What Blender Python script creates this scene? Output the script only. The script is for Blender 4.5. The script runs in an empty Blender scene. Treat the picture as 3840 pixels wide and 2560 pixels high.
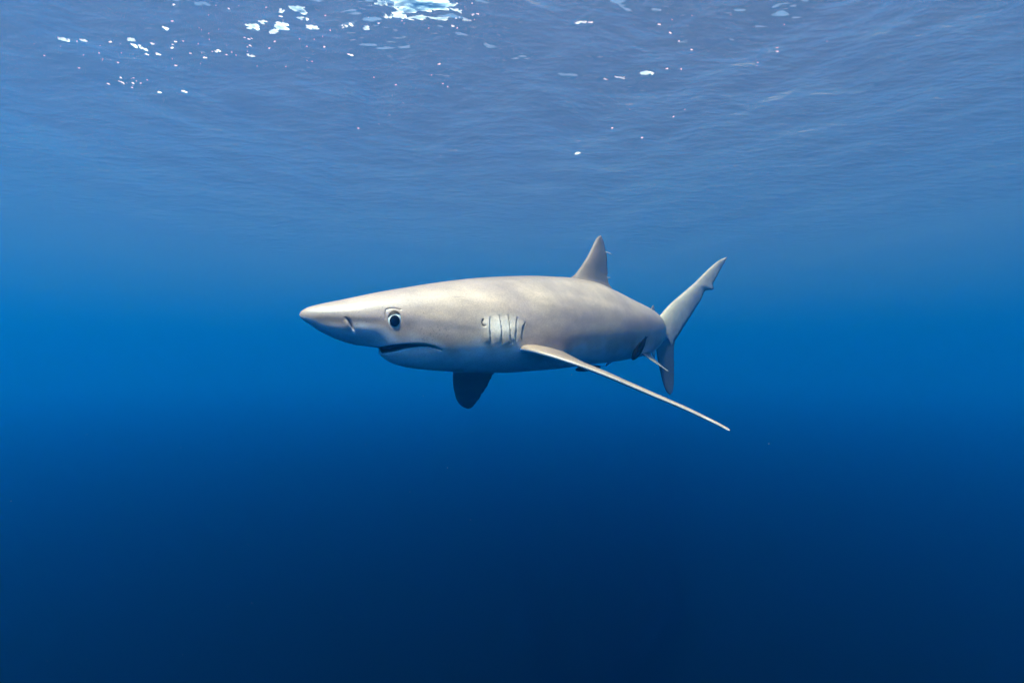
import bpy, bmesh, math, random
import numpy as np
from mathutils import Vector, Matrix

sc = bpy.context.scene
R = math.radians

# ---------------------------------------------------------------- camera
W_PX, H_PX, F_PX = 3840.0, 2560.0, 2000.0      # photograph size, focal length in its pixels
PITCH = R(2.5)                                  # camera tilted slightly up
cam_d = bpy.data.cameras.new('camera')
cam_d.sensor_width = 36.0
cam_d.lens = 36.0 * F_PX / W_PX
cam_d.clip_start = 0.02
cam_d.clip_end = 2000.0
cam = bpy.data.objects.new('camera', cam_d)
sc.collection.objects.link(cam)
cam.location = (0, 0, 0)
cam.rotation_euler = (R(90) + PITCH, 0, 0)
sc.camera = cam

# ---------------------------------------------------------------- sky and sun
TO_SUN = Vector((-0.19, -0.51, 0.82)).normalized()
world = bpy.data.worlds.new('World')
sc.world = world
world.use_nodes = True
wn = world.node_tree
wn.nodes.clear()
w_out = wn.nodes.new('ShaderNodeOutputWorld')
w_bg = wn.nodes.new('ShaderNodeBackground')
w_sky = wn.nodes.new('ShaderNodeTexSky')
w_sky.sky_type = 'NISHITA'
w_sky.sun_disc = False
w_sky.dust_density = 5.0
w_sky.ozone_density = 0.6
w_sky.sun_elevation = math.asin(TO_SUN.z)
w_sky.sun_rotation = math.atan2(TO_SUN.x, TO_SUN.y)
wn.links.new(w_sky.outputs[0], w_bg.inputs[0])
w_bg.inputs[1].default_value = 0.11
wn.links.new(w_bg.outputs[0], w_out.inputs[0])

sun_d = bpy.data.lights.new('sun', 'SUN')
sun_d.energy = 5.0
sun_d.angle = R(2.0)
sun_d.color = (1.0, 0.88, 0.74)
sun = bpy.data.objects.new('sun', sun_d)
sc.collection.objects.link(sun)
sun.rotation_euler = TO_SUN.to_track_quat('Z', 'Y').to_euler()

sc.view_settings.view_transform = 'Standard'
sc.view_settings.look = 'None'
sc.view_settings.gamma = 1.0
sc.view_settings.use_curve_mapping = False
sc.view_settings.exposure = 1.42
sc.cycles.volume_bounces = 3
sc.cycles.adaptive_threshold = 0.03
sc.cycles.max_bounces = 8
sc.cycles.transparent_max_bounces = 8
# ---------------------------------------------------------------- helpers
def new_mat(name):
    m = bpy.data.materials.new(name)
    m.use_nodes = True
    m.node_tree.nodes.clear()
    return m, m.node_tree.nodes, m.node_tree.links

def mesh_obj(name, verts, faces, mat, parent=None, smooth=True):
    me = bpy.data.meshes.new(name)
    verts = np.asarray(verts, dtype=np.float32)
    me.from_pydata([], [], [])
    if isinstance(faces, np.ndarray):
        n = faces.shape[1]
        me.vertices.add(len(verts)); me.vertices.foreach_set('co', verts.ravel())
        me.loops.add(faces.size); me.loops.foreach_set('vertex_index', faces.astype(np.int32).ravel())
        me.polygons.add(len(faces))
        me.polygons.foreach_set('loop_start', np.arange(0, faces.size, n, dtype=np.int32))
        me.update(calc_edges=True)
    else:
        me.from_pydata([tuple(map(float, v)) for v in verts], [], [tuple(map(int, f)) for f in faces])
    if smooth:
        me.polygons.foreach_set('use_smooth', np.ones(len(me.polygons), dtype=bool))
    me.validate()
    me.update()
    me.materials.append(mat)
    o = bpy.data.objects.new(name, me)
    sc.collection.objects.link(o)
    if parent: o.parent = parent
    return o

# ---------------------------------------------------------------- open sea water
SURF_Z = 2.3          # mean surface height above the camera
DARK_SHEET_Z = -1.45        # height of a dark sheet, added to darken the lower water
C_EXT = (0.150, 0.098, 0.127)     # extinction per metre, red green blue
C_SCA = (0.0004, 0.0360, 0.1030)
WATER_G = 0.64
MILKY = 0.050

WAVES = []
def make_waves():
    rng = np.random.default_rng(7)
    wind = R(200)
    for lam, n, slope in ((6.0, 6, .05), (2.6, 9, .042), (1.3, 14, .060), (0.7, 18, .09), (0.4, 20, .07), (0.22, 20, .035)):
        for _ in range(n):
            L = lam * rng.uniform(.75, 1.35)
            th = wind + rng.normal(0, 1.1)
            k = 2 * math.pi / L
            a = slope / k * math.sqrt(2.0 / n) * rng.uniform(.6, 1.4)
            WAVES.append((k, th, a, rng.uniform(0, 6.283), L))
make_waves()
def wave_z(X, Y, spacing):
    Z = np.zeros_like(X)
    for k, th, a, ph, L in WAVES:
        p = k * (X * math.cos(th) + Y * math.sin(th)) + ph
        fade = np.clip(L / (spacing * 3.0) - .6, 0, 1)
        Z += a * fade * (np.sin(p) + .18 * np.cos(2 * p))
    return Z / (1 + (np.hypot(X, Y) / 7.5) ** 2.5) + SURF_Z

def build_water():
    fa = np.radians(np.linspace(-72, 72, 500))
    ba = np.radians(np.linspace(72, 288, 90)[1:-1])
    ang = np.concatenate([fa, ba])
    rad = np.concatenate([[0.25], np.geomspace(0.5, 30, 470), np.geomspace(30, 400, 60)[1:]])
    nr, na = len(rad), len(ang)
    A, Rr = np.meshgrid(ang, rad)
    X = np.sin(A) * Rr; Y = np.cos(A) * Rr
    spacing = np.maximum(Rr * 0.011, 0.02) * (1 + Rr / 6.0)
    Z = wave_z(X, Y, spacing)
    v = np.stack([X, Y, Z], -1).reshape(-1, 3)
    i = np.arange(nr - 1)[:, None] * na; j = np.arange(na)[None, :]; jn = (j + 1) % na
    f = np.stack([i + j, i + jn, i + na + jn, i + na + j], -1).reshape(-1, 4)
    ct = len(v)
    v = np.concatenate([v, [[0, 0, float(Z[0].mean())]]])
    faces = f.tolist() + [[(q + 1) % na, q, ct] for q in range(na)]
    m, N, L = new_mat('sea_water')
    out = N.new('ShaderNodeOutputMaterial')
    tc = N.new('ShaderNodeTexCoord')
    mp = N.new('ShaderNodeMapping'); mp.inputs['Rotation'].default_value = (0, 0, R(20)); mp.inputs['Scale'].default_value = (1.0, 1.7, 1)
    L.new(tc.outputs['Object'], mp.inputs[0])
    n1 = N.new('ShaderNodeTexNoise'); n1.inputs['Scale'].default_value = 4.5; n1.inputs['Detail'].default_value = 2.0; n1.inputs['Roughness'].default_value = .55
    L.new(mp.outputs[0], n1.inputs['Vector'])
    bp = N.new('ShaderNodeBump'); bp.inputs['Strength'].default_value = 1.0; bp.inputs['Distance'].default_value = 0.026
    L.new(n1.outputs[0], bp.inputs['Height'])
    fr = N.new('ShaderNodeFresnel'); fr.inputs['IOR'].default_value = 1.333
    L.new(bp.outputs[0], fr.inputs['Normal'])
    tr = N.new('ShaderNodeBsdfTransparent')
    gl = N.new('ShaderNodeBsdfGlossy'); gl.inputs['Roughness'].default_value = 0.03
    L.new(bp.outputs[0], gl.inputs['Normal'])
    mx = N.new('ShaderNodeMixShader')
    L.new(fr.outputs[0], mx.inputs[0]); L.new(tr.outputs[0], mx.inputs[1]); L.new(gl.outputs[0], mx.inputs[2])
    tl = N.new('ShaderNodeBsdfTranslucent'); tl.inputs[0].default_value = (1, .83, .84, 1)
    L.new(bp.outputs[0], tl.inputs['Normal'])
    m2 = N.new('ShaderNodeMixShader'); m2.inputs[0].default_value = MILKY
    L.new(mx.outputs[0], m2.inputs[1]); L.new(tl.outputs[0], m2.inputs[2])
    L.new(m2.outputs[0], out.inputs['Surface'])
    o = mesh_obj('water', v, faces, m)
    o['kind'] = 'structure'
    return o
water = build_water()

def build_haze():
    m, N, L = new_mat('sea_water_body')
    out = N.new('ShaderNodeOutputMaterial')
    pv = N.new('ShaderNodeVolumePrincipled')
    d = max(C_EXT) * 1.05
    col = [b / d for b in C_SCA]
    ab = [(1 - (c - b) / (d * (1 - q))) ** 2 for c, b, q in zip(C_EXT, C_SCA, col)]
    pv.inputs['Density'].default_value = d
    pv.inputs['Color'].default_value = (*col, 1)
    pv.inputs['Absorption Color'].default_value = (*ab, 1)
    pv.inputs['Anisotropy'].default_value = WATER_G
    L.new(pv.outputs[0], out.inputs['Volume'])
    e, zt, zb = 420.0, SURF_Z + 0.7, DARK_SHEET_Z - 1.0
    v = [(-e, -e, zb), (e, -e, zb), (e, e, zb), (-e, e, zb), (-e, -e, zt), (e, -e, zt), (e, e, zt), (-e, e, zt)]
    f = [(0, 3, 2, 1), (4, 5, 6, 7), (0, 1, 5, 4), (1, 2, 6, 5), (2, 3, 7, 6), (3, 0, 4, 7)]
    o = mesh_obj('haze', v, f, m, smooth=False)
    o['kind'] = 'stuff'
    o['label'] = 'clear blue sea water fading into the distance'
    o['category'] = 'water'
build_haze()

def build_dark_sheet():  # dark sheet added so that no light comes up from below
    m, N, L = new_mat('dark_sheet_navy')
    out = N.new('ShaderNodeOutputMaterial')
    b = N.new('ShaderNodeBsdfDiffuse'); b.inputs[0].default_value = (0.0003, 0.0006, 0.0018, 1)
    L.new(b.outputs[0], out.inputs[0])
    a = np.radians(np.arange(0, 360, 6))
    v = [(math.sin(t) * 390, math.cos(t) * 390, DARK_SHEET_Z) for t in a]
    o = mesh_obj('added_dark_sheet', v, [list(range(len(v)))[::-1]], m, smooth=False)
    o['kind'] = 'structure'
build_dark_sheet()
# ---------------------------------------------------------------- shark: geometry in numpy
def pchip(xk, yk, x):
    xk = np.asarray(xk, float); yk = np.asarray(yk, float)
    h = np.diff(xk); dl = np.diff(yk) / h
    d = np.zeros_like(yk); d[0] = dl[0]; d[-1] = dl[-1]
    for i in range(1, len(xk) - 1):
        if dl[i - 1] * dl[i] > 0:
            w1, w2 = 2 * h[i] + h[i - 1], h[i] + 2 * h[i - 1]
            d[i] = (w1 + w2) / (w1 / dl[i - 1] + w2 / dl[i])
    x = np.asarray(x, float)
    i = np.clip(np.searchsorted(xk, x, 'right') - 1, 0, len(h) - 1)
    t = np.clip((x - xk[i]) / h[i], 0, 1)
    return ((1 + 2 * t) * (1 - t) ** 2 * yk[i] + t * (1 - t) ** 2 * h[i] * d[i]
            + t * t * (3 - 2 * t) * yk[i + 1] + t * t * (t - 1) * h[i] * d[i + 1])

def sstep(a, b, x):
    t = np.clip((np.asarray(x, float) - a) / (b - a), 0, 1)
    return t * t * (3 - 2 * t)

CP, SP = math.cos(PITCH), math.sin(PITCH)
def project(p):
    p = np.asarray(p, float)
    d = p[..., 1] * CP + p[..., 2] * SP
    u = -p[..., 1] * SP + p[..., 2] * CP
    return W_PX / 2 + F_PX * p[..., 0] / d, H_PX / 2 - F_PX * u / d
def ray(px, py):
    a, b = (px - W_PX / 2) / F_PX, (H_PX / 2 - py) / F_PX
    return np.array([a, CP - b * SP, SP + b * CP])      # y component close to 1
def on_plane(px, py, p0, n):
    r = ray(px, py)
    return r * (np.dot(p0, n) / np.dot(r, n))

# plan of the spine: heading against the picture plane, by arc length from the snout (m)
SP_S = [0, .15, .3, .5, .7, .9, 1.05, 1.2, 1.35, 1.47, 1.6, 1.72]
SP_A = [23, 26, 31, 39, 44, 47, 51, 63, 73, 71, 54, 40]
Y0 = 1.10
X0 = (1119 - W_PX / 2) / F_PX * Y0 * CP
_ds = 0.001
_s = np.arange(0, 1.85, _ds)
_a = np.radians(pchip(SP_S, SP_A, _s))
_x = X0 + np.concatenate([[0], np.cumsum(np.cos(_a[:-1]) * _ds)])
_y = Y0 + np.concatenate([[0], np.cumsum(np.sin(_a[:-1]) * _ds)])
def spine(s):
    s = np.asarray(s, float)
    return np.interp(s, _s, _x), np.interp(s, _s, _y), np.interp(s, _s, _a)

T_S = [0, .002, .005, .01, .015, .03, .04, .08, .12, .16, .2, .24, .28, .32, .4, .48, .56, .64, .72, .8, .88, 1.0, 1.12, 1.25, 1.4, 1.52, 1.62, 1.75]
T_ZT = [.1040, .1085, .1120, .1158, .1188, .1242, .1272, .1375, .1485, .1590, .1685, .1778, .1868, .195, .210, .2215, .2315, .2385, .244, .2445, .2335, .2125, .197, .178, .160, .158, .156, .15]
B_S = [0, .002, .005, .01, .015, .03, .04, .08, .12, .145, .158, .168, .175, .185, .2, .24, .28, .32, .36, .4, .44, .48, .52, .56, .64, .72, .8, .88, .96, 1.04, 1.12, 1.25, 1.4, 1.52, 1.62, 1.75]
B_ZB = [.1030, .0985, .0945, .0905, .0875, .0770, .0705, .0520, .0405, .0335, .0270, .0200, .0140, .0075, .0010, -.008, -.012, -.015, -.018, -.019, -.020, -.020, -.019, -.017, -.013, -.007, -.001, .005, .011, .019, .027, .052, .083, .096, .1, .115]
W_S = [0, .002, .005, .01, .015, .03, .05, .08, .12, .16, .2, .3, .4, .5, .65, .8, .95, 1.1, 1.25, 1.4, 1.52, 1.62, 1.75]
W_W = [.0005, .0058, .0100, .0150, .0188, .0275, .036, .0455, .055, .062, .069, .083, .094, .102, .109, .108, .102, .089, .067, .047, .035, .026, .014]
C_S = [0, .04, .1, .2, .3, .5, .7, .9, 1.1, 1.3, 1.5, 1.75]
C_Z = [.1035, .1010, .0995, .099, .099, .103, .115, .122, .123, .124, .126, .132]
def section(s):
    return (pchip(T_S, T_ZT, s), pchip(B_S, B_ZB, s), pchip(W_S, W_W, s), pchip(C_S, C_Z, s),
            pchip([0, .1, .25, .5, 1.75], [2.0, 2.1, 2.15, 2.1, 2.0], s),
            pchip([0, .05, .12, .2, .35, .6, 1.75], [2.0, 1.75, 1.7, 1.85, 2.1, 2.1, 2.0], s))

# mouth line on the flank: height of the upper lip, gap below it and depth of the opening
M_S = [.158, .163, .19, .215, .24, .262, .285]
M_Z = [.0385, .0390, .0435, .0455, .0440, .0395, .0310]
def frame_points(s, lat, z):
    x, y, a = spine(s)
    return np.stack([x + np.sin(a) * lat, y - np.cos(a) * lat, z], -1)      # lat > 0: left flank, towards the camera

def body_grid():
    s1 = np.concatenate([[0.0002, .0008, .0018], np.arange(.003, .2999, .0015), np.arange(.301, .5599, .002), np.arange(.562, 1.665, .005)])
    n = 420
    th = np.linspace(0, 2 * math.pi, n, endpoint=False)
    S, TH = np.meshgrid(s1, th, indexing='ij')
    zt, zb, w, zc, nt, nb = section(S)
    c, sn = np.cos(TH), np.sin(TH)
    e = np.where(sn >= 0, nt, nb)
    lat = w * np.sign(c) * np.abs(c) ** (2 / e)
    z = zc + np.where(sn >= 0, zt - zc, zc - zb) * np.sign(sn) * np.abs(sn) ** (2 / e)
    floor = np.interp(S, [.10, .163, .1646, .1662], [.0440, .0385, .0320, -.1])       # flat underside of the snout, up to the mouth
    z = np.where(S < .1662, np.maximum(z, np.minimum(floor, zc)), z)
    return s1, S, TH, lat, z, (zt, zb, w, zc)

def seg_dist(px, py, poly):
    """distance in photo pixels to a polyline, and signed side (positive: behind it, towards the tail)"""
    best = np.full(px.shape, 1e9); side = np.zeros(px.shape); tt = np.zeros(px.shape)
    poly = np.asarray(poly, float); n = len(poly) - 1
    for i in range(n):
        a, b = poly[i], poly[i + 1]; v = b - a; L2 = v @ v
        t = np.clip(((px - a[0]) * v[0] + (py - a[1]) * v[1]) / L2, 0, 1)
        dx, dy = px - a[0] - t * v[0], py - a[1] - t * v[1]
        d = np.hypot(dx, dy); m = d < best
        best = np.where(m, d, best); tt = np.where(m, (i + t) / n, tt)
        side = np.where(m, np.sign(dx * v[1] - dy * v[0]), side)
    return best, side, tt

GILLS = [[(1838, 1190), (1836, 1212), (1837, 1240), (1838, 1265), (1840, 1286)],
         [(1872, 1183), (1878, 1210), (1881, 1236), (1880, 1262), (1882, 1285)],
         [(1906, 1183), (1910, 1210), (1912, 1240), (1913, 1268), (1917, 1287)],
         [(1940, 1191), (1935, 1215), (1934, 1240), (1931, 1260), (1935, 1276)],
         [(1970, 1210), (1960, 1224), (1957, 1248), (1953, 1266), (1957, 1271)]]
GILL_MARK = [(1811, 1198), (1809, 1210), (1812, 1219), (1819, 1222)]
NOSTRIL = [(1298, 1190), (1311, 1201), (1319, 1218), (1328, 1242)]
BROW = [(1447, 1195), (1446, 1170), (1450, 1160), (1462, 1156), (1480, 1155), (1503, 1161)]
EYE_PX = (1480, 1197)

def body_mesh(rng):
    s1, S, TH, lat, z, (zt, zb, w, zc) = body_grid()
    ns, n = S.shape
    P = frame_points(S, np.abs(lat), z)             # left-flank twin of every vertex carries the marks
    px, py = project(P)
    side = np.sign(lat) + (lat == 0)
    al = np.abs(lat)
    # ---- pigment: warm grey back, pale belly, soft border
    rel = (z - zc) / np.where(z > zc, zt - zc, zc - zb + 1e-6)
    nz = 0.10 * np.sin(S * 23 + 1.3) + 0.08 * np.sin(S * 61 + z * 40) + .05 * np.sin(S * 140 + z * 90)
    back = sstep(-.78, -.30, rel + nz * .7 + .18 * sstep(.0, .6, S) - .12)
    pig = np.array(BELLY)[None, None] * (1 - back[..., None]) + np.array(BACK)[None, None] * back[..., None]
    # lighter wash along the upper flank of the head and shoulder, browner along the crest
    wash = np.exp(-((rel - .42) / .22) ** 2) * sstep(.0, .08, S) * (1 - sstep(.42, .62, S))
    pig *= (1 + .16 * wash)[..., None]
    crest = sstep(.80, 1.0, rel)
    pig *= (1 - .26 * crest * sstep(.1, .4, S))[..., None] * np.array([1, 1 - .0, 1])[None, None]
    flank = np.exp(-((rel - .05) / .3) ** 2) * sstep(.75, 1.0, S)
    pig *= 1 - flank[..., None] * np.array([.40, .42, .38])
    grv = np.zeros_like(S)
    disp = np.zeros_like(S)
    head = (S > .008) & (S < .64)
    hx, hy = px[head], py[head]
    # ---- gill slits: each cover swells backwards, then drops into the slit
    d_h = np.zeros(hx.shape); g_h = np.zeros(hx.shape)
    for gi, g in enumerate(GILLS):
        d, sd, t = seg_dist(hx, hy, g)
        end = np.sin(np.clip(t, 0.03, .97) * math.pi) ** .45
        inner = (t > .01) & (t < .99)
        rise = np.where((sd < 0) & (d < 34), (1 - d / 34.0) ** 1.3, 0) * inner
        d_h += (.0030 + .0004 * np.sin(hy * .13 + gi * 1.7)) * rise * end
        cut = np.exp(-(d / 1.9) ** 2) * (.35 + .65 * end)
        d_h -= .0040 * cut
        g_h = np.maximum(g_h, cut * .42)
        d_h -= .0016 * np.where((sd > 0), np.exp(-d / 7.0), 0) * end * inner
    d, sd, t = seg_dist(hx, hy, GILL_MARK)
    d_h -= .004 * np.exp(-(d / 2.4) ** 2); g_h = np.maximum(g_h, np.exp(-(d / 2.0) ** 2) * .9)
    # ---- nostril with its flap
    d, sd, t = seg_dist(hx, hy, NOSTRIL)
    dep = np.sin(np.clip(t, .02, .98) * math.pi) ** .7
    d_h -= .0085 * np.exp(-((d - 1.5) / 3.4) ** 2) * dep * (sd <= 0) + .0085 * np.exp(-(d / 3.0) ** 2) * dep * (sd > 0)
    d_h += .0030 * np.exp(-((d - 14) / 9.0) ** 2) * (sd < 0) * dep
    g_h = np.maximum(g_h, .4 * np.exp(-(d / 2.4) ** 2) * dep)
    # ---- eye socket and brow fold
    ex, ey = hx - EYE_PX[0], hy - EYE_PX[1]
    er = np.hypot(ex / 25.0, ey / 30.0)
    d_h -= .008 * (1 - sstep(.80, .98, er))
    d_h += .0006 * np.exp(-((er - 1.2) / .2) ** 2)
    d, sd, t = seg_dist(hx, hy, BROW)
    d_h -= .0018 * np.exp(-(d / 2.4) ** 2)
    brow = np.exp(-(d / 2.1) ** 2) * (.12 + .5 * sstep(.25, .5, t))
    # crease under the edge that runs from the snout tip to the eye
    zz = (zc - z)[head]; ss = S[head]
    d_h -= .0017 * np.exp(-((zz - .011) / .009) ** 2) * sstep(.012, .05, ss) * (1 - sstep(.12, .19, ss))
    disp[head] = d_h
    grv[head] = g_h
    pig_h = pig[head]
    # gill covers with caught light painted pale and the soft smudges round the eye
    win = sstep(1780, 1870, hx) * (1 - sstep(1895, 1975, hx)) * sstep(1162, 1224, hy) * (1 - sstep(1215, 1292, hy))
    pig_h = pig_h * (1 - win[:, None] * .8) + np.array([1.0, .82, .70]) * win[:, None] * .9
    sm = np.exp(-(((hx - 1532) / 30) ** 2 + ((hy - 1212) / 24) ** 2)) + .6 * np.exp(-(((hx - 1740) / 50) ** 2 + ((hy - 1228) / 10) ** 2))
    pig_h *= (1 - .38 * np.clip(sm, 0, 1))[:, None]
    pig_h = pig_h * (1 - brow[:, None]) + np.array([.07, .045, .025]) * brow[:, None]
    # shoulder highlight painted as a pale swoosh, cream and mauve patches, a thin scratch
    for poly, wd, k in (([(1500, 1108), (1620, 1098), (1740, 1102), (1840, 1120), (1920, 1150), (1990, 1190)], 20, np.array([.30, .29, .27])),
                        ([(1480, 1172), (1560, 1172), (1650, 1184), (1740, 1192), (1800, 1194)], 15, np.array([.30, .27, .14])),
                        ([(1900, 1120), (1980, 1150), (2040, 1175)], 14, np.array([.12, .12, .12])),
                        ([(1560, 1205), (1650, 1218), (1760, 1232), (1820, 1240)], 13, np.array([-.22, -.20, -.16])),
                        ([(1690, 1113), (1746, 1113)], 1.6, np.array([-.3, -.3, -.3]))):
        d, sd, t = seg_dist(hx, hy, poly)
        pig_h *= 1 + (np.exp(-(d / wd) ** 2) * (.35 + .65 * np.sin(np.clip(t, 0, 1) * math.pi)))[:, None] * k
    # sensory pores
    dots = [(1575 + rng.uniform(0, 110), 1225 + rng.uniform(0, 52)) for _ in range(26)] + [(1588, 1173), (1560, 1271), (1572, 1271), (1586, 1272), (1602, 1274), (1622, 1275)]
    dots += [(rng.uniform(1300, 1450), rng.uniform(1150, 1215)) for _ in range(16)]
    dk = np.zeros(hx.shape)
    for (x, y) in dots:
        dk = np.maximum(dk, np.exp(-((hx - x) ** 2 + (hy - y) ** 2) / 3.2) * .7)
    pig_h *= (1 - dk)[:, None]
    pig[head] = pig_h
    # ---- mouth
    zm = pchip(M_S, M_Z, S)
    gap = np.interp(S, [.158, .1625, .168, .19, .215, .24, .262, .285], [0, .005, .0165, .0155, .0100, .0045, .0020, 0])
    inm = (S > .158) & (S < .285) & (z < zc)
    t = (zm - z) / np.maximum(gap, 1e-5)
    open_ = sstep(0, .18, t) * (1 - sstep(.8, 1.0, t)) * inm
    ins = np.interp(S, [.158, .165, .2, .25, .285], [.5, .85, .75, .40, 0])
    wj = w * .95 * np.sqrt(np.clip((S - .1635) / .055, 0.0, 1))
    low = inm & (z < zm - gap * .85)
    al2 = np.where(low & (S < .22), np.minimum(al, wj), al)
    al2 = al2 * (1 - ins * open_)
    # lower lip rolls slightly inwards, upper lip overhangs
    lip = np.exp(-(((zm - gap) - z - .004) / .004) ** 2) * inm * sstep(.165, .18, S) * (1 - sstep(.25, .285, S))
    tuck = np.exp(-np.maximum((zm - gap) - z, 0) / .014) * low * np.interp(S, [.163, .18, .24, .275], [.05, .13, .10, 0])
    al2 = al2 * (1 - tuck)
    fold = np.exp(-((z - zm) / .0016) ** 2) * inm * sstep(.22, .25, S) * (1 - sstep(.275, .287, S))
    disp -= .004 * fold
    grv = np.maximum(grv, np.maximum(open_ * .97, fold * .25))
    al = np.maximum(al2 + disp, 0.0)
    dk = np.clip(grv * 1.4, 0, 1)
    col = pig * (1 - dk[..., None]) + np.array([.008, .006, .006]) * dk[..., None]
    col = np.concatenate([col, 1 - dk[..., None]], -1)
    # light streaks on the flank behind the shoulder
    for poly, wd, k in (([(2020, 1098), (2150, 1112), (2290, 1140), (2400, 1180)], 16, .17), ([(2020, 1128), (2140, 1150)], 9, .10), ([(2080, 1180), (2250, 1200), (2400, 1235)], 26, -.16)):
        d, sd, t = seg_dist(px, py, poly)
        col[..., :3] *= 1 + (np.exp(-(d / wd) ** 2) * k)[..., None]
    V = frame_points(S, side * al, z).reshape(-1, 3)
    i = np.arange(ns - 1)[:, None] * n; j = np.arange(n)[None, :]; jn = (j + 1) % n
    Fq = np.stack([i + j, i + n + j, i + n + jn, i + jn], -1).reshape(-1, 4)
    x, y, a = spine(0.0)
    V = np.concatenate([V, [[x, y, .1035]]])
    C = np.concatenate([col.reshape(-1, 4), [col[0].mean(0)]])
    tip = len(V) - 1
    tri = [[tip, q, (q + 1) % n] for q in range(n)]
    return V, Fq.tolist() + tri, C

def airfoil(c):
    y = 2.969 * np.sqrt(np.maximum(c, 0)) - 1.26 * c - 3.516 * c ** 2 + 2.843 * c ** 3 - 1.036 * c ** 4
    return y                                    # about 1 at its thickest

def fin_mesh(LE, TE, tr, tt, flare=0.0, flare_len=.05, nu=70, nc=26, ragged=0.0, rng=None, back=None, edge=None, edge_w=.1, belly=None, tip_dark=0.0, edge_from=0.0):
    LE = np.asarray(LE, float); TE = np.asarray(TE, float)
    k = np.linspace(0, 1, len(LE))
    u = np.concatenate([np.linspace(0, .2, nu // 3)[:-1], np.linspace(.2, 1, nu - nu // 3)])
    A = np.stack([pchip(k, LE[:, q], u) for q in range(3)], -1)
    B = np.stack([pchip(k, TE[:, q], u) for q in range(3)], -1)
    ch = B - A
    if ragged:
        r = np.cumsum(rng.normal(0, 1, len(u))); r = r - np.convolve(np.pad(r, 4, mode='edge'), np.ones(9) / 9, 'valid')
        r += np.where(rng.random(len(u)) < .14, -1.6, 0)
        chl = np.linalg.norm(ch, axis=1, keepdims=True) + 1e-9
        B = B + ch / chl * (ragged * r * sstep(.12, .3, u))[:, None]
        ch = B - A
    span = np.gradient(.5 * (A + B), axis=0)
    nrm = np.cross(span, ch)
    nl = np.linalg.norm(nrm, axis=1)
    nrm = nrm / np.maximum(nl, 1e-12)[:, None]
    for q in range(len(u) - 1, -1, -1):
        if nl[q] < 1e-9: nrm[q] = nrm[q - 1]
    c = .5 * (1 - np.cos(np.linspace(0, math.pi, nc)))
    c2 = np.concatenate([c, c[-2:0:-1]])
    sg = np.concatenate([np.ones(nc), -np.ones(nc - 2)])
    chl = np.linalg.norm(ch, axis=1)
    th = (tr + (tt - tr) * u ** .8)
    th = np.minimum(th, chl * .35 + .0005)
    fl = flare * np.exp(-u / flare_len)
    half = (.5 * th[:, None] + fl[:, None]) * airfoil(c2)[None] + .0006
    V = A[:, None] + ch[:, None] * c2[None, :, None] + nrm[:, None] * (sg[None] * half)[..., None]
    nr, n = len(u), len(c2)
    i = np.arange(nr - 1)[:, None] * n; j = np.arange(n)[None, :]; jn = (j + 1) % n
    Fq = np.stack([i + j, i + jn, i + n + jn, i + n + j], -1).reshape(-1, 4).tolist()
    Fq.append([(nr - 1) * n + q for q in range(n)])
    bk = np.array(back); C = np.broadcast_to(bk, V.shape).copy()
    if belly is not None:
        C[:, sg < 0] = np.array(belly)
    if edge is not None:
        wv = (edge_w * (1 + .35 * np.sin(u * 37) * np.sin(u * 91 + 1)))[:, None]
        m = sstep(1 - wv, 1 - wv * .35, np.broadcast_to(c2[None], (nr, n))) * (sstep(edge_from - .1, edge_from + .1, u)[:, None])
        m = np.maximum(m, tip_dark * sstep(.9, 1.0, u)[:, None])
        C = C * (1 - m[..., None]) + np.array(edge) * m[..., None]
    C = C.reshape(-1, 3)
    return V.reshape(-1, 3), Fq, np.concatenate([C, np.ones((len(C), 1))], 1)

BACK = (.44, .312, .245)
BELLY = (.66, .68, .74)
DARK = (.02, .018, .018)
FIN = (.205, .145, .113)

def plane_fin(s0, heading, pairs, tip):
    x, y, a = spine(s0)
    a = a if heading is None else R(heading)
    p0 = np.array([x, y, .1]); nn = np.array([math.sin(a), -math.cos(a), 0.0])
    LE = [on_plane(*p[0], p0, nn) for p in pairs] + [on_plane(*tip, p0, nn)]
    TE = [on_plane(*p[1], p0, nn) for p in pairs] + [on_plane(*tip, p0, nn) + np.array([.0008, 0, 0])]
    return LE, TE

DORSAL = ([((2120, 1060), (2300, 1108)), ((2140, 1042), (2297, 1086)), ((2156, 1031), (2283, 1064)), ((2180, 1000), (2277, 1036)), ((2209, 953), (2277, 992)),
           ((2222, 926), (2273, 950)), ((2232, 905), (2266, 920)), ((2242, 889), (2259, 894))], (2252, 883))
SECOND_DORSAL = ([((2425, 1205), (2462, 1205)), ((2434, 1178), (2457, 1180)), ((2441, 1160), (2455, 1160)), ((2446, 1149), (2452, 1149))], (2450, 1144))
ANAL = ([((2432, 1296), (2462, 1290)), ((2440, 1312), (2459, 1310)), ((2448, 1330), (2456, 1330))], (2453, 1348))
TAIL_UP = ([((2458, 1222), (2520, 1302)), ((2472, 1190), (2530, 1281)), ((2488, 1169), (2551, 1247)), ((2515, 1139), (2575, 1208)), ((2560, 1100), (2604, 1162)),
            ((2590, 1074), (2630, 1120)), ((2603, 1063), (2645, 1090)), ((2610, 1056), (2676, 1084)), ((2630, 1036), (2673, 1066)), ((2650, 1016), (2683, 1046)), ((2680, 989), (2702, 1009)), ((2703, 973), (2716, 986))], (2726, 964))
TAIL_LOW = ([((2468, 1255), (2534, 1268)), ((2462, 1296), (2527, 1300)), ((2464, 1325), (2526, 1330)), ((2473, 1374), (2527, 1365)), ((2482, 1416), (2527, 1404)), ((2494, 1455), (2525, 1452)), ((2503, 1472), (2520, 1472))], (2513, 1479))

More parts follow.
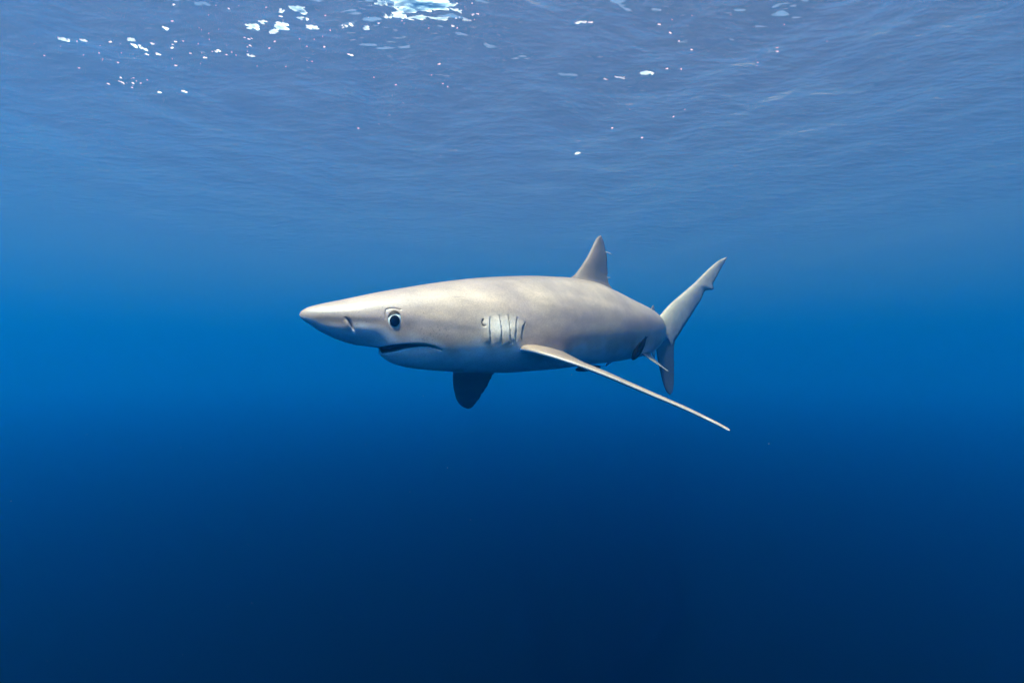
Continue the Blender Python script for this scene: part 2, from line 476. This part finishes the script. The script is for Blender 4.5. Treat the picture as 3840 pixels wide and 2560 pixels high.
def paired_fin(le_px, y_root, y_tip, chords, chord_view, b_mix, s_ref, lift, root_in=0.0):
    """near-side fin from the pixels of its leading edge and the depth of root and tip; returns it and its mirror twin"""
    m = len(le_px)
    LE = []; TE = []
    sx, sy, sa = (float(q) for q in spine(s_ref))
    b = np.array([math.cos(sa), math.sin(sa), 0]); l = np.array([math.sin(sa), -math.cos(sa), 0])
    for q, (x, y) in enumerate(le_px):
        t = q / (m - 1)
        r = ray(x, y); p = r * ((y_root + (y_tip - y_root) * t + root_in * max(0.0, 1 - t / .16) ** 1.6) / r[1])
        cv = np.array(chord_view, float); cv /= np.linalg.norm(cv)
        mix = b_mix[q]
        cd = b * mix + cv * (1 - mix); cd /= np.linalg.norm(cd)
        LE.append(p); TE.append(p + cd * chords[q] + np.array([0, 0, lift * chords[q]]))
    LE, TE = np.array(LE), np.array(TE)
    o = np.array([sx, sy, 0])
    def mirror(P):
        q = P - o
        la, bb, zz = q @ l, q @ b, q[:, 2]
        return o + bb[:, None] * b - la[:, None] * l + zz[:, None] * np.array([0, 0, 1.0])
    return LE, TE, mirror(LE), mirror(TE)

PECT_PX = [(1918, 1296), (1945, 1304), (1985, 1312), (2040, 1327), (2130, 1355), (2240, 1394), (2350, 1439), (2460, 1486), (2560, 1528), (2650, 1570), (2700, 1594), (2737, 1613)]
PECT = dict(le_px=PECT_PX, y_root=1.275, y_tip=1.06, chords=[.15, .15, .148, .142, .13, .115, .10, .085, .068, .048, .03, .002],
            chord_view=(.36, .897, -.115), b_mix=[.8, .7, .55, .4, .2, .1, 0, 0, 0, 0, 0, 0], s_ref=.52, lift=.05, root_in=.045)
PELV_PX = [(2396, 1318), (2412, 1328), (2430, 1341), (2455, 1358), (2482, 1376), (2506, 1392)]
PELV = dict(le_px=PELV_PX, y_root=1.70, y_tip=1.63, chords=[.10, .095, .085, .065, .04, .002],
            chord_view=(.33, .93, -.02), b_mix=[.7, .5, .3, .1, 0, 0], s_ref=1.08, lift=.06)

# ---------------------------------------------------------------- shark: materials and objects
def skin_material():
    m, N, L = new_mat('shark_skin')
    out = N.new('ShaderNodeOutputMaterial')
    b = N.new('ShaderNodeBsdfPrincipled')
    at = N.new('ShaderNodeAttribute'); at.attribute_name = 'pigment'
    tc = N.new('ShaderNodeTexCoord')
    n1 = N.new('ShaderNodeTexNoise'); n1.inputs['Scale'].default_value = 26; n1.inputs['Detail'].default_value = 5; n1.inputs['Roughness'].default_value = .6
    n2 = N.new('ShaderNodeTexNoise'); n2.inputs['Scale'].default_value = 260; n2.inputs['Detail'].default_value = 3
    mp = N.new('ShaderNodeMapping'); mp.inputs['Rotation'].default_value = (0, 0, R(-38)); mp.inputs['Scale'].default_value = (.35, 1.1, 1.1)
    L.new(tc.outputs['Object'], mp.inputs[0]); L.new(mp.outputs[0], n1.inputs['Vector']); L.new(tc.outputs['Object'], n2.inputs['Vector'])
    r1 = N.new('ShaderNodeMapRange'); r1.inputs['From Min'].default_value = .3; r1.inputs['From Max'].default_value = .7; r1.inputs['To Min'].default_value = .80; r1.inputs['To Max'].default_value = 1.18
    r2 = N.new('ShaderNodeMapRange'); r2.inputs['From Min'].default_value = .3; r2.inputs['From Max'].default_value = .7; r2.inputs['To Min'].default_value = .88; r2.inputs['To Max'].default_value = 1.12
    L.new(n1.outputs[0], r1.inputs[0]); L.new(n2.outputs[0], r2.inputs[0])
    mu = N.new('ShaderNodeMath'); mu.operation = 'MULTIPLY'; L.new(r1.outputs[0], mu.inputs[0]); L.new(r2.outputs[0], mu.inputs[1])
    vm = N.new('ShaderNodeVectorMath'); vm.operation = 'SCALE'
    L.new(at.outputs['Color'], vm.inputs[0]); L.new(mu.outputs[0], vm.inputs['Scale'])
    n3 = N.new('ShaderNodeTexNoise'); n3.inputs['Scale'].default_value = 9; n3.inputs['Detail'].default_value = 4
    L.new(mp.outputs[0], n3.inputs['Vector'])
    cr = N.new('ShaderNodeValToRGB')
    cr.color_ramp.elements[0].position = .35; cr.color_ramp.elements[0].color = (.76, .75, .80, 1)
    cr.color_ramp.elements[1].position = .65; cr.color_ramp.elements[1].color = (1.0, .985, .93, 1)
    L.new(n3.outputs[0], cr.inputs[0])
    vt = N.new('ShaderNodeVectorMath'); vt.operation = 'MULTIPLY'
    L.new(vm.outputs[0], vt.inputs[0]); L.new(cr.outputs[0], vt.inputs[1])
    L.new(vt.outputs[0], b.inputs['Base Color'])
    b.inputs['Roughness'].default_value = .33
    gl = N.new('ShaderNodeMath'); gl.operation = 'MULTIPLY'; gl.inputs[1].default_value = 1.0
    L.new(at.outputs['Alpha'], gl.inputs[0]); L.new(gl.outputs[0], b.inputs['Specular IOR Level'])
    bp = N.new('ShaderNodeBump'); bp.inputs['Strength'].default_value = .3; bp.inputs['Distance'].default_value = .0005
    L.new(n2.outputs[0], bp.inputs['Height']); L.new(bp.outputs[0], b.inputs['Normal'])
    L.new(b.outputs[0], out.inputs[0])
    return m

def plain(name, col, rough=.4, spec=.5):
    m, N, L = new_mat(name)
    out = N.new('ShaderNodeOutputMaterial'); b = N.new('ShaderNodeBsdfPrincipled')
    tc = N.new('ShaderNodeTexCoord'); n = N.new('ShaderNodeTexNoise'); n.inputs['Scale'].default_value = 300
    L.new(tc.outputs['Object'], n.inputs['Vector'])
    mx = N.new('ShaderNodeMix'); mx.data_type = 'RGBA'
    mx.inputs[6].default_value = (*[c * .85 for c in col], 1); mx.inputs[7].default_value = (*[min(1, c * 1.12) for c in col], 1)
    L.new(n.outputs[0], mx.inputs[0]); L.new(mx.outputs[2], b.inputs['Base Color'])
    b.inputs['Roughness'].default_value = rough; b.inputs['Specular IOR Level'].default_value = spec
    L.new(b.outputs[0], out.inputs[0])
    return m

def tag(o, label, cat, group=None):
    o['label'] = label; o['category'] = cat
    if group: o['group'] = group

def override_px(P, px):
    out = []
    for p, (x, y) in zip(P, px):
        r = ray(x, y); out.append(r * (p[1] / r[1]))
    return np.array(out)

def left_surface(px, py):
    """point and outward normal of the near flank seen at a photo pixel"""
    s1, S, TH, lat, z, _ = body_grid()
    P = frame_points(S, lat, z)
    x, y = project(P)
    d = np.hypot(x - px, y - py) + (lat < 0) * 1e6
    i, j = np.unravel_index(np.argmin(d), d.shape)
    du = P[min(i + 4, len(P) - 1), j] - P[i - 4, j]; dv = P[i, (j + 4) % P.shape[1]] - P[i, j - 4]
    n = np.cross(du, dv); n /= np.linalg.norm(n)
    if n[1] > 0: n = -n
    r = ray(px, py)
    return r * (P[i, j] @ n) / (r @ n), n, float(s1[i]), float(lat[i, j])

def dome(c, axis, r, ang, th, stretch=1.0, rings=14, seg=36, half=None):
    """spherical cap of radius r round axis; stretch lengthens it along world z"""
    axis = axis / np.linalg.norm(axis)
    up = np.array([0, 0, 1.0]) - axis * axis[2]; up /= np.linalg.norm(up)
    sd = np.cross(up, axis)
    V = [c + axis * r]; F = []
    for i in range(1, rings + 1):
        a = ang * i / rings
        for j in range(seg):
            t = 2 * math.pi * j / seg
            V.append(c + axis * r * math.cos(a) + r * math.sin(a) * (sd * math.cos(t) + up * math.sin(t) * stretch))
    for j in range(seg): F.append((0, 1 + j, 1 + (j + 1) % seg))
    for i in range(rings - 1):
        for j in range(seg):
            a, b = 1 + i * seg, 1 + (i + 1) * seg
            F.append((a + j, b + j, b + (j + 1) % seg, a + (j + 1) % seg))
    return V, F

def build_shark():
    rng = np.random.default_rng(11)
    root = bpy.data.objects.new('shark', None); sc.collection.objects.link(root)
    x, y, a = spine(.6)
    root.location = (float(x), float(y), -.02); root.empty_display_size = .1
    tag(root, 'slender grey shark with pale belly swimming through open blue water', 'shark')
    parts = [body_mesh(rng)]
    parts.append(fin_mesh(*plane_fin(.86, 50, *DORSAL), .034, .006, flare=.022, flare_len=.07, ragged=.0012, rng=rng, back=FIN, edge=DARK, edge_w=.12, edge_from=.45))
    parts.append(fin_mesh(*plane_fin(1.40, None, *SECOND_DORSAL), .012, .003, flare=.006, nu=30, back=FIN))
    parts.append(fin_mesh(*plane_fin(1.42, None, *ANAL), .010, .003, flare=.004, nu=30, back=BELLY))
    parts.append(fin_mesh(*plane_fin(1.63, 41, *TAIL_UP), .040, .007, nu=110, ragged=.0008, rng=rng, back=TAILC, edge=DARK, edge_w=.16))
    parts.append(fin_mesh(*plane_fin(1.63, 41, *TAIL_LOW), .020, .005, nu=60, ragged=.0010, rng=rng, back=LOWC, edge=DARK, edge_w=.10))
    a, b, c, d = paired_fin(**PECT)
    parts.append(fin_mesh(a, b, .021, .0035, flare=.022, flare_len=.05, nu=100, back=PECTC, belly=BELLY, edge=DARK, edge_w=.06))
    c = override_px(c, [(1800, 1300), (1770, 1310), (1745, 1322), (1722, 1340), (1705, 1365), (1699, 1395), (1698, 1428), (1702, 1460), (1709, 1488), (1721, 1511), (1735, 1523), (1757, 1531)])
    d = override_px(d, [(1983, 1299), (1966, 1310), (1950, 1322), (1925, 1340), (1885, 1368), (1853, 1398), (1838, 1424), (1822, 1452), (1806, 1480), (1789, 1504), (1775, 1522), (1760, 1531)])
    parts.append(fin_mesh(c, d, .030, .006, flare=.015, nu=100, ragged=.0016, rng=rng, back=FIN, belly=FIN, edge=DARK, edge_w=.12, edge_from=.55, tip_dark=.4))
    a, b, c, d = paired_fin(**PELV)
    parts.append(fin_mesh(a, b, .005, .0018, flare=.013, flare_len=.13, nu=40, back=PELVC, belly=PELVC))
    c = override_px(c, [(2312, 1318), (2298, 1332), (2287, 1346), (2279, 1357), (2274, 1366), (2270, 1373)])
    d = override_px(d, [(2366, 1315), (2348, 1328), (2328, 1340), (2306, 1350), (2289, 1362), (2271, 1373)])
    parts.append(fin_mesh(c, d, .010, .003, nu=40, back=BELLY, belly=FIN))
    V, F, C, o = [], [], [], 0
    for v, f, col in parts:
        V.append(v); C.append(col)
        F += [[q + o for q in fc] for fc in f]
        o += len(v)
    V = np.concatenate(V); C = np.concatenate(C)
    off = np.array(root.location)
    body = mesh_obj('body', V - off, F, skin_material(), root)
    at = body.data.attributes.new('pigment', 'FLOAT_COLOR', 'POINT')
    at.data.foreach_set('color', C.astype(np.float32).ravel())
    bm = bmesh.new(); bm.from_mesh(body.data); bmesh.ops.recalc_face_normals(bm, faces=bm.faces); bm.to_mesh(body.data); bm.free()
    # eyes: white ball, black pupil, brown lid above with its shadow put into the colour
    m_eye, m_pup, m_lid = plain('eye_white', (.62, .66, .66), .4, .2), plain('pupil_black', (.003, .003, .004), .4, .1), plain('eyelid_shade_brown', (.03, .017, .009), .6, .2)
    p, n, s, lat = left_surface(*EYE_PX)
    x, y, aa = (float(q) for q in spine(s))
    l = np.array([math.sin(aa), -math.cos(aa), 0.0])
    for sg in (1, -1):
        def mir(q):
            q = np.asarray(q, float)
            if sg > 0: return q
            la = (q - np.array([x, y, 0])) @ l
            return q - 2 * la * l
        ctr = p - n * .0112
        look = -ctr / np.linalg.norm(ctr)
        ax = n * .35 + look * .65
        r = .0172
        vs, fs = dome(ctr, ax, r, 2.2, 0, 1.18)
        eye = mesh_obj('eye', [mir(q) - off for q in vs], fs if sg > 0 else [f[::-1] for f in fs], m_eye, root)
        axp = ax / np.linalg.norm(ax) + np.array([.05, 0, -.24]); axp /= np.linalg.norm(axp)
        vs, fs = dome(ctr + axp * .0006, axp, r * 1.02, .64, 0, 1.2)
        mesh_obj('pupil', [mir(q) - off for q in vs], fs if sg > 0 else [f[::-1] for f in fs], m_pup, eye)
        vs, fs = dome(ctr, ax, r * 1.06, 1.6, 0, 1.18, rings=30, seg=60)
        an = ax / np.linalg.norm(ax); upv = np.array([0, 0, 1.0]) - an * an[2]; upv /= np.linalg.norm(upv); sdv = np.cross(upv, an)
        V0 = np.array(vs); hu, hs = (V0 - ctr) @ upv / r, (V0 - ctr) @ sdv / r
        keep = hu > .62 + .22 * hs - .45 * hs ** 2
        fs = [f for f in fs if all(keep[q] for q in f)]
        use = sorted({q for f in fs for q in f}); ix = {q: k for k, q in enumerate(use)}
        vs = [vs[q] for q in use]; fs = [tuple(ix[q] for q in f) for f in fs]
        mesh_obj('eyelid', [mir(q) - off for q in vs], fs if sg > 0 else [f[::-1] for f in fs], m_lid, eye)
    # pale threads trailing from the back edge of the dorsal fin
    m_thr = plain('thread_pale', (.7, .72, .78), .5)
    x, y, a = spine(.86)
    p0 = np.array([float(x), float(y), .1]); nn = np.array([math.sin(R(50)), -math.cos(R(50)), 0])
    for pts in ([(2270, 944), (2280, 947), (2288, 950), (2294, 954)], [(2274, 1039), (2280, 1040), (2287, 1041)]):
        P = [on_plane(q[0], q[1], p0, nn) for q in pts]
        tube(P, [.0012, .0012, .0011, .0006][:len(P)], 'trailing_thread', m_thr, root, off)
    return root

def tube(P, rad, name, mat, parent, off, seg=8):
    V, F = [], []
    for i, p in enumerate(P):
        t = P[min(i + 1, len(P) - 1)] - P[max(i - 1, 0)]; t = t / np.linalg.norm(t)
        u = np.cross(t, [0, 1, 0]); u /= np.linalg.norm(u); w = np.cross(t, u)
        for j in range(seg):
            a = 2 * math.pi * j / seg
            V.append(p + rad[i] * (u * math.cos(a) + w * math.sin(a)) - off)
    for i in range(len(P) - 1):
        for j in range(seg):
            F.append((i * seg + j, i * seg + (j + 1) % seg, (i + 1) * seg + (j + 1) % seg, (i + 1) * seg + j))
    F.append(tuple(range(seg))[::-1]); F.append(tuple((len(P) - 1) * seg + j for j in range(seg)))
    return mesh_obj(name, V, F, mat, parent)

def build_remora(head, tail, n, length_w, label, stand):
    """small dark fish lying along the shark's skin; head and tail points, n = outward skin normal"""
    head, tail, n = (np.asarray(q, float) for q in (head, tail, n))
    ax = tail - head; L = np.linalg.norm(ax); ax /= L
    n = n - ax * (n @ ax); n /= np.linalg.norm(n)
    sd = np.cross(n, ax)
    root = bpy.data.objects.new('remora', None); sc.collection.objects.link(root)
    root.location = tuple(head); root.empty_display_size = .02
    tag(root, label, 'fish', 'small dark fish clinging to the shark')
    mat = MAT_REM
    prof = [(0, .25, .2), (.05, .62, .45), (.15, .88, .75), (.3, 1, .95), (.5, .95, .95), (.68, .72, .75), (.82, .42, .5), (.9, .24, .34), (.94, .2, .3)]
    V, F = [], []; seg = 16
    for t, wd, ht in prof:
        for j in range(seg):
            a = 2 * math.pi * j / seg
            V.append(ax * (t * L) + sd * math.cos(a) * wd * length_w + n * (stand + math.sin(a) * ht * length_w * .8))
    for i in range(len(prof) - 1):
        for j in range(seg):
            F.append((i * seg + j, i * seg + (j + 1) % seg, (i + 1) * seg + (j + 1) % seg, (i + 1) * seg + j))
    F.append(tuple(range(seg))[::-1]); F.append(tuple((len(prof) - 1) * seg + j for j in range(seg)))
    mesh_obj('body', V, F, mat, root)
    def blade(name, pts, th):
        k = len(pts); P = [ax * (q[0] * L) + sd * q[1] * length_w + n * (stand + q[2] * length_w) for q in pts]
        e = np.cross(P[1] - P[0], P[2] - P[0]); e = e / np.linalg.norm(e) * th
        V = [p + e for p in P] + [p - e for p in P]
        F = [tuple(range(k)), tuple(range(2 * k - 1, k - 1, -1))] + [(i, i + k, (i + 1) % k + k, (i + 1) % k) for i in range(k)]
        mesh_obj(name, V, F, mat, root, smooth=False)
    blade('tail_fin', [(.90, .15, 0), (.95, .55, .02), (1.02, .95, .05), (1.0, .45, 0), (.975, .1, 0), (1.005, -.5, 0), (1.03, -.9, -.05), (.95, -.55, 0), (.90, -.15, 0)], .0004)
    blade('back_fin', [(.48, .85, .1), (.58, 1.35, .1), (.68, 1.2, .1), (.82, .6, .05), (.80, .2, 0), (.5, .4, 0)], .0004)
    blade('belly_fin', [(.48, -.85, .1), (.58, -1.35, .1), (.68, -1.2, .1), (.82, -.6, .05), (.80, -.2, 0), (.5, -.4, 0)], .0004)
    return root

TAILC = (.42, .335, .275)
PECTC = (.36, .25, .19)
LOWC = (.045, .045, .05)  # lower tail lobe, its shade put into the colour
PELVC = (.20, .17, .15)
shark = build_shark()
MAT_REM = plain('remora_black', (.003, .003, .003), .9, .03)
p1, n1, _, _ = left_surface(2349, 1334)
p2, n2, _, _ = left_surface(2401, 1247)
build_remora(p1, p2, n1 + n2, .0145, 'small black fish clinging to the flank just ahead of the pelvic fin', .023)
def belly_pt(px, py, y):
    r = ray(px, py); return r * (y / r[1])
build_remora(belly_pt(2160, 1386, 1.45), belly_pt(2256, 1373, 1.53), (0, -.25, -1), .0110, 'small black fish hanging under the belly behind the long pectoral fin', .0)

def build_specks():
    rng = np.random.default_rng(5)
    V, F = [], []
    for _ in range(260):
        y = rng.uniform(.55, 4.5)
        r = ray(rng.uniform(-100, 3940), rng.uniform(-50, 2500)) * y
        if r[2] > SURF_Z - .4 or r[2] < DARK_SHEET_Z + .2: continue
        d = rng.uniform(.0002, .0008) * (.5 + .3 * y)
        o = len(V)
        for e in ((1, 0, 0), (-1, 0, 0), (0, 1, 0), (0, -1, 0), (0, 0, 1), (0, 0, -1)):
            V.append(r + np.array(e) * d * rng.uniform(.6, 1.3))
        for f in ((0, 2, 4), (2, 1, 4), (1, 3, 4), (3, 0, 4), (2, 0, 5), (1, 2, 5), (3, 1, 5), (0, 3, 5)):
            F.append([q + o for q in f])
    o = mesh_obj('drifting_specks', V, F, plain('speck_pale', (.6, .62, .62), .8))
    o['kind'] = 'stuff'
    tag(o, 'tiny pale specks drifting in the open water', 'specks')
build_specks()

# ---------------------------------------------------------------- sun glints, added as white flecks under the surface
def glint_material():
    m, N, L = new_mat('glint_white')
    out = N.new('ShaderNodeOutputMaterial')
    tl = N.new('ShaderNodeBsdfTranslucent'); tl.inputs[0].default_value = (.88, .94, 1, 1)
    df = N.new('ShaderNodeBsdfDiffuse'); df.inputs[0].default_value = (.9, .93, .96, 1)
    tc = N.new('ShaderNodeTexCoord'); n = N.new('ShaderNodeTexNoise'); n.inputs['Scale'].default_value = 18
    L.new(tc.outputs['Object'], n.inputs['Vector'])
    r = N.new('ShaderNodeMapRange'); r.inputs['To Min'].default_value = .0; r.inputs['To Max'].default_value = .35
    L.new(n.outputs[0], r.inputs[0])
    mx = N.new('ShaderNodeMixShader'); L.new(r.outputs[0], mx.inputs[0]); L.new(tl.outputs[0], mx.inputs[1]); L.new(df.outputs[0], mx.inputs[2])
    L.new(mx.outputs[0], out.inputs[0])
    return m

def build_glint_flecks():
    rng = np.random.default_rng(21)
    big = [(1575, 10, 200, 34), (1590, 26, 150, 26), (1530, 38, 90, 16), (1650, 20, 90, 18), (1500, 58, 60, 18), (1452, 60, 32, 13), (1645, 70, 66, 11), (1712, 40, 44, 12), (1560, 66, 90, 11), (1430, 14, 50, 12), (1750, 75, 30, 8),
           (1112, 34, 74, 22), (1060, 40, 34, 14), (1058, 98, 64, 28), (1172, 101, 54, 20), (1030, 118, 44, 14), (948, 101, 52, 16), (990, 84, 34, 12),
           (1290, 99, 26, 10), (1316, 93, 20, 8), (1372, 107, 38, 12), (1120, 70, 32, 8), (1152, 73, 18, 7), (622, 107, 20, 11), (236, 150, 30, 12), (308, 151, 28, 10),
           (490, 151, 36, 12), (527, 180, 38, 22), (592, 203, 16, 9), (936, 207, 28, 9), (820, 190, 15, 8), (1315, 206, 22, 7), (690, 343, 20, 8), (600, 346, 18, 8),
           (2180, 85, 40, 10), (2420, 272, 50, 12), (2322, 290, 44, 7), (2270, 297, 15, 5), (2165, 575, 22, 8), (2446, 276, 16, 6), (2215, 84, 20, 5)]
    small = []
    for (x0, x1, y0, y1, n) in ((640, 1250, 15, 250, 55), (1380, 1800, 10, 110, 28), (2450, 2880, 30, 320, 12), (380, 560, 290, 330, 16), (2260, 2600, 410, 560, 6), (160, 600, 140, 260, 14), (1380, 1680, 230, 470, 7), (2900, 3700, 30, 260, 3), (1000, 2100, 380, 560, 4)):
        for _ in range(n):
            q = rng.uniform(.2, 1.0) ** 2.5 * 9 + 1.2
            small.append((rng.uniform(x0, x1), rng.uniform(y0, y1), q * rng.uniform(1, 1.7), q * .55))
    V, F = [], []
    def blob(cx, cy, hw, hd, rot, k, puff):
        o = len(V)
        ph = rng.uniform(0, 6.28, 4)
        ring = []
        for j in range(k):
            t = 2 * math.pi * j / k
            rr = 1 + .28 * math.sin(2 * t + ph[0]) + .22 * math.sin(3 * t + ph[1]) + .16 * math.sin(5 * t + ph[2]) + .08 * math.sin(9 * t + ph[3])
            u, v = math.cos(t) * rr * hw, math.sin(t) * rr * hd
            ring.append((cx + u * math.cos(rot) - v * math.sin(rot), cy + u * math.sin(rot) + v * math.cos(rot)))
        X = np.array([p[0] for p in ring]); Y = np.array([p[1] for p in ring])
        sp = np.maximum(np.hypot(X, Y) * .011, .02)
        Z = wave_z(X, Y, sp)
        for x, y, z in zip(X, Y, Z): V.append((x, y, z + .003))
        for x, y, z in zip(X, Y, Z): V.append((cx + (x - cx) * .8, cy + (y - cy) * .8, z - puff))
        V.append((cx, cy, float(wave_z(np.array([cx]), np.array([cy]), np.array([math.hypot(cx, cy) * .011]))[0]) - puff * 1.25))
        for j in range(k):
            n = (j + 1) % k
            F.append((o + j, o + n, o + k + n, o + k + j)); F.append((o + k + j, o + k + n, o + 2 * k))
    def at(px, py):
        r = ray(px, py); z = SURF_Z
        for _ in range(8):
            c = r * (z / r[2]); z = .5 * z + .5 * float(wave_z(c[:1], c[1:2], np.array([max(.02, math.hypot(c[0], c[1]) * .011)]))[0])
        return r * (z / r[2])
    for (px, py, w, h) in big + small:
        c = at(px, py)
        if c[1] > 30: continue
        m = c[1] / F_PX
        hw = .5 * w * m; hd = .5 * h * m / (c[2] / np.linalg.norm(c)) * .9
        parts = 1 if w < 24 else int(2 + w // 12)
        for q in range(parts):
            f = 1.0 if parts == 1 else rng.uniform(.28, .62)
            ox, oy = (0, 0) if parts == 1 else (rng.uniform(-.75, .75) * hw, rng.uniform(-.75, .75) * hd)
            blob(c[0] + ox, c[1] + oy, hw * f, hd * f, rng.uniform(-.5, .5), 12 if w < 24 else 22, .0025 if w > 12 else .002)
    o = mesh_obj('glint_flecks', V, F, glint_material())
    bm = bmesh.new(); bm.from_mesh(o.data); bmesh.ops.recalc_face_normals(bm, faces=bm.faces); bm.to_mesh(o.data); bm.free()
    o['kind'] = 'stuff'
    tag(o, 'bright white flecks shaped as sun glints, scattered on the rippled underside of the surface', 'glint_flecks')
build_glint_flecks()
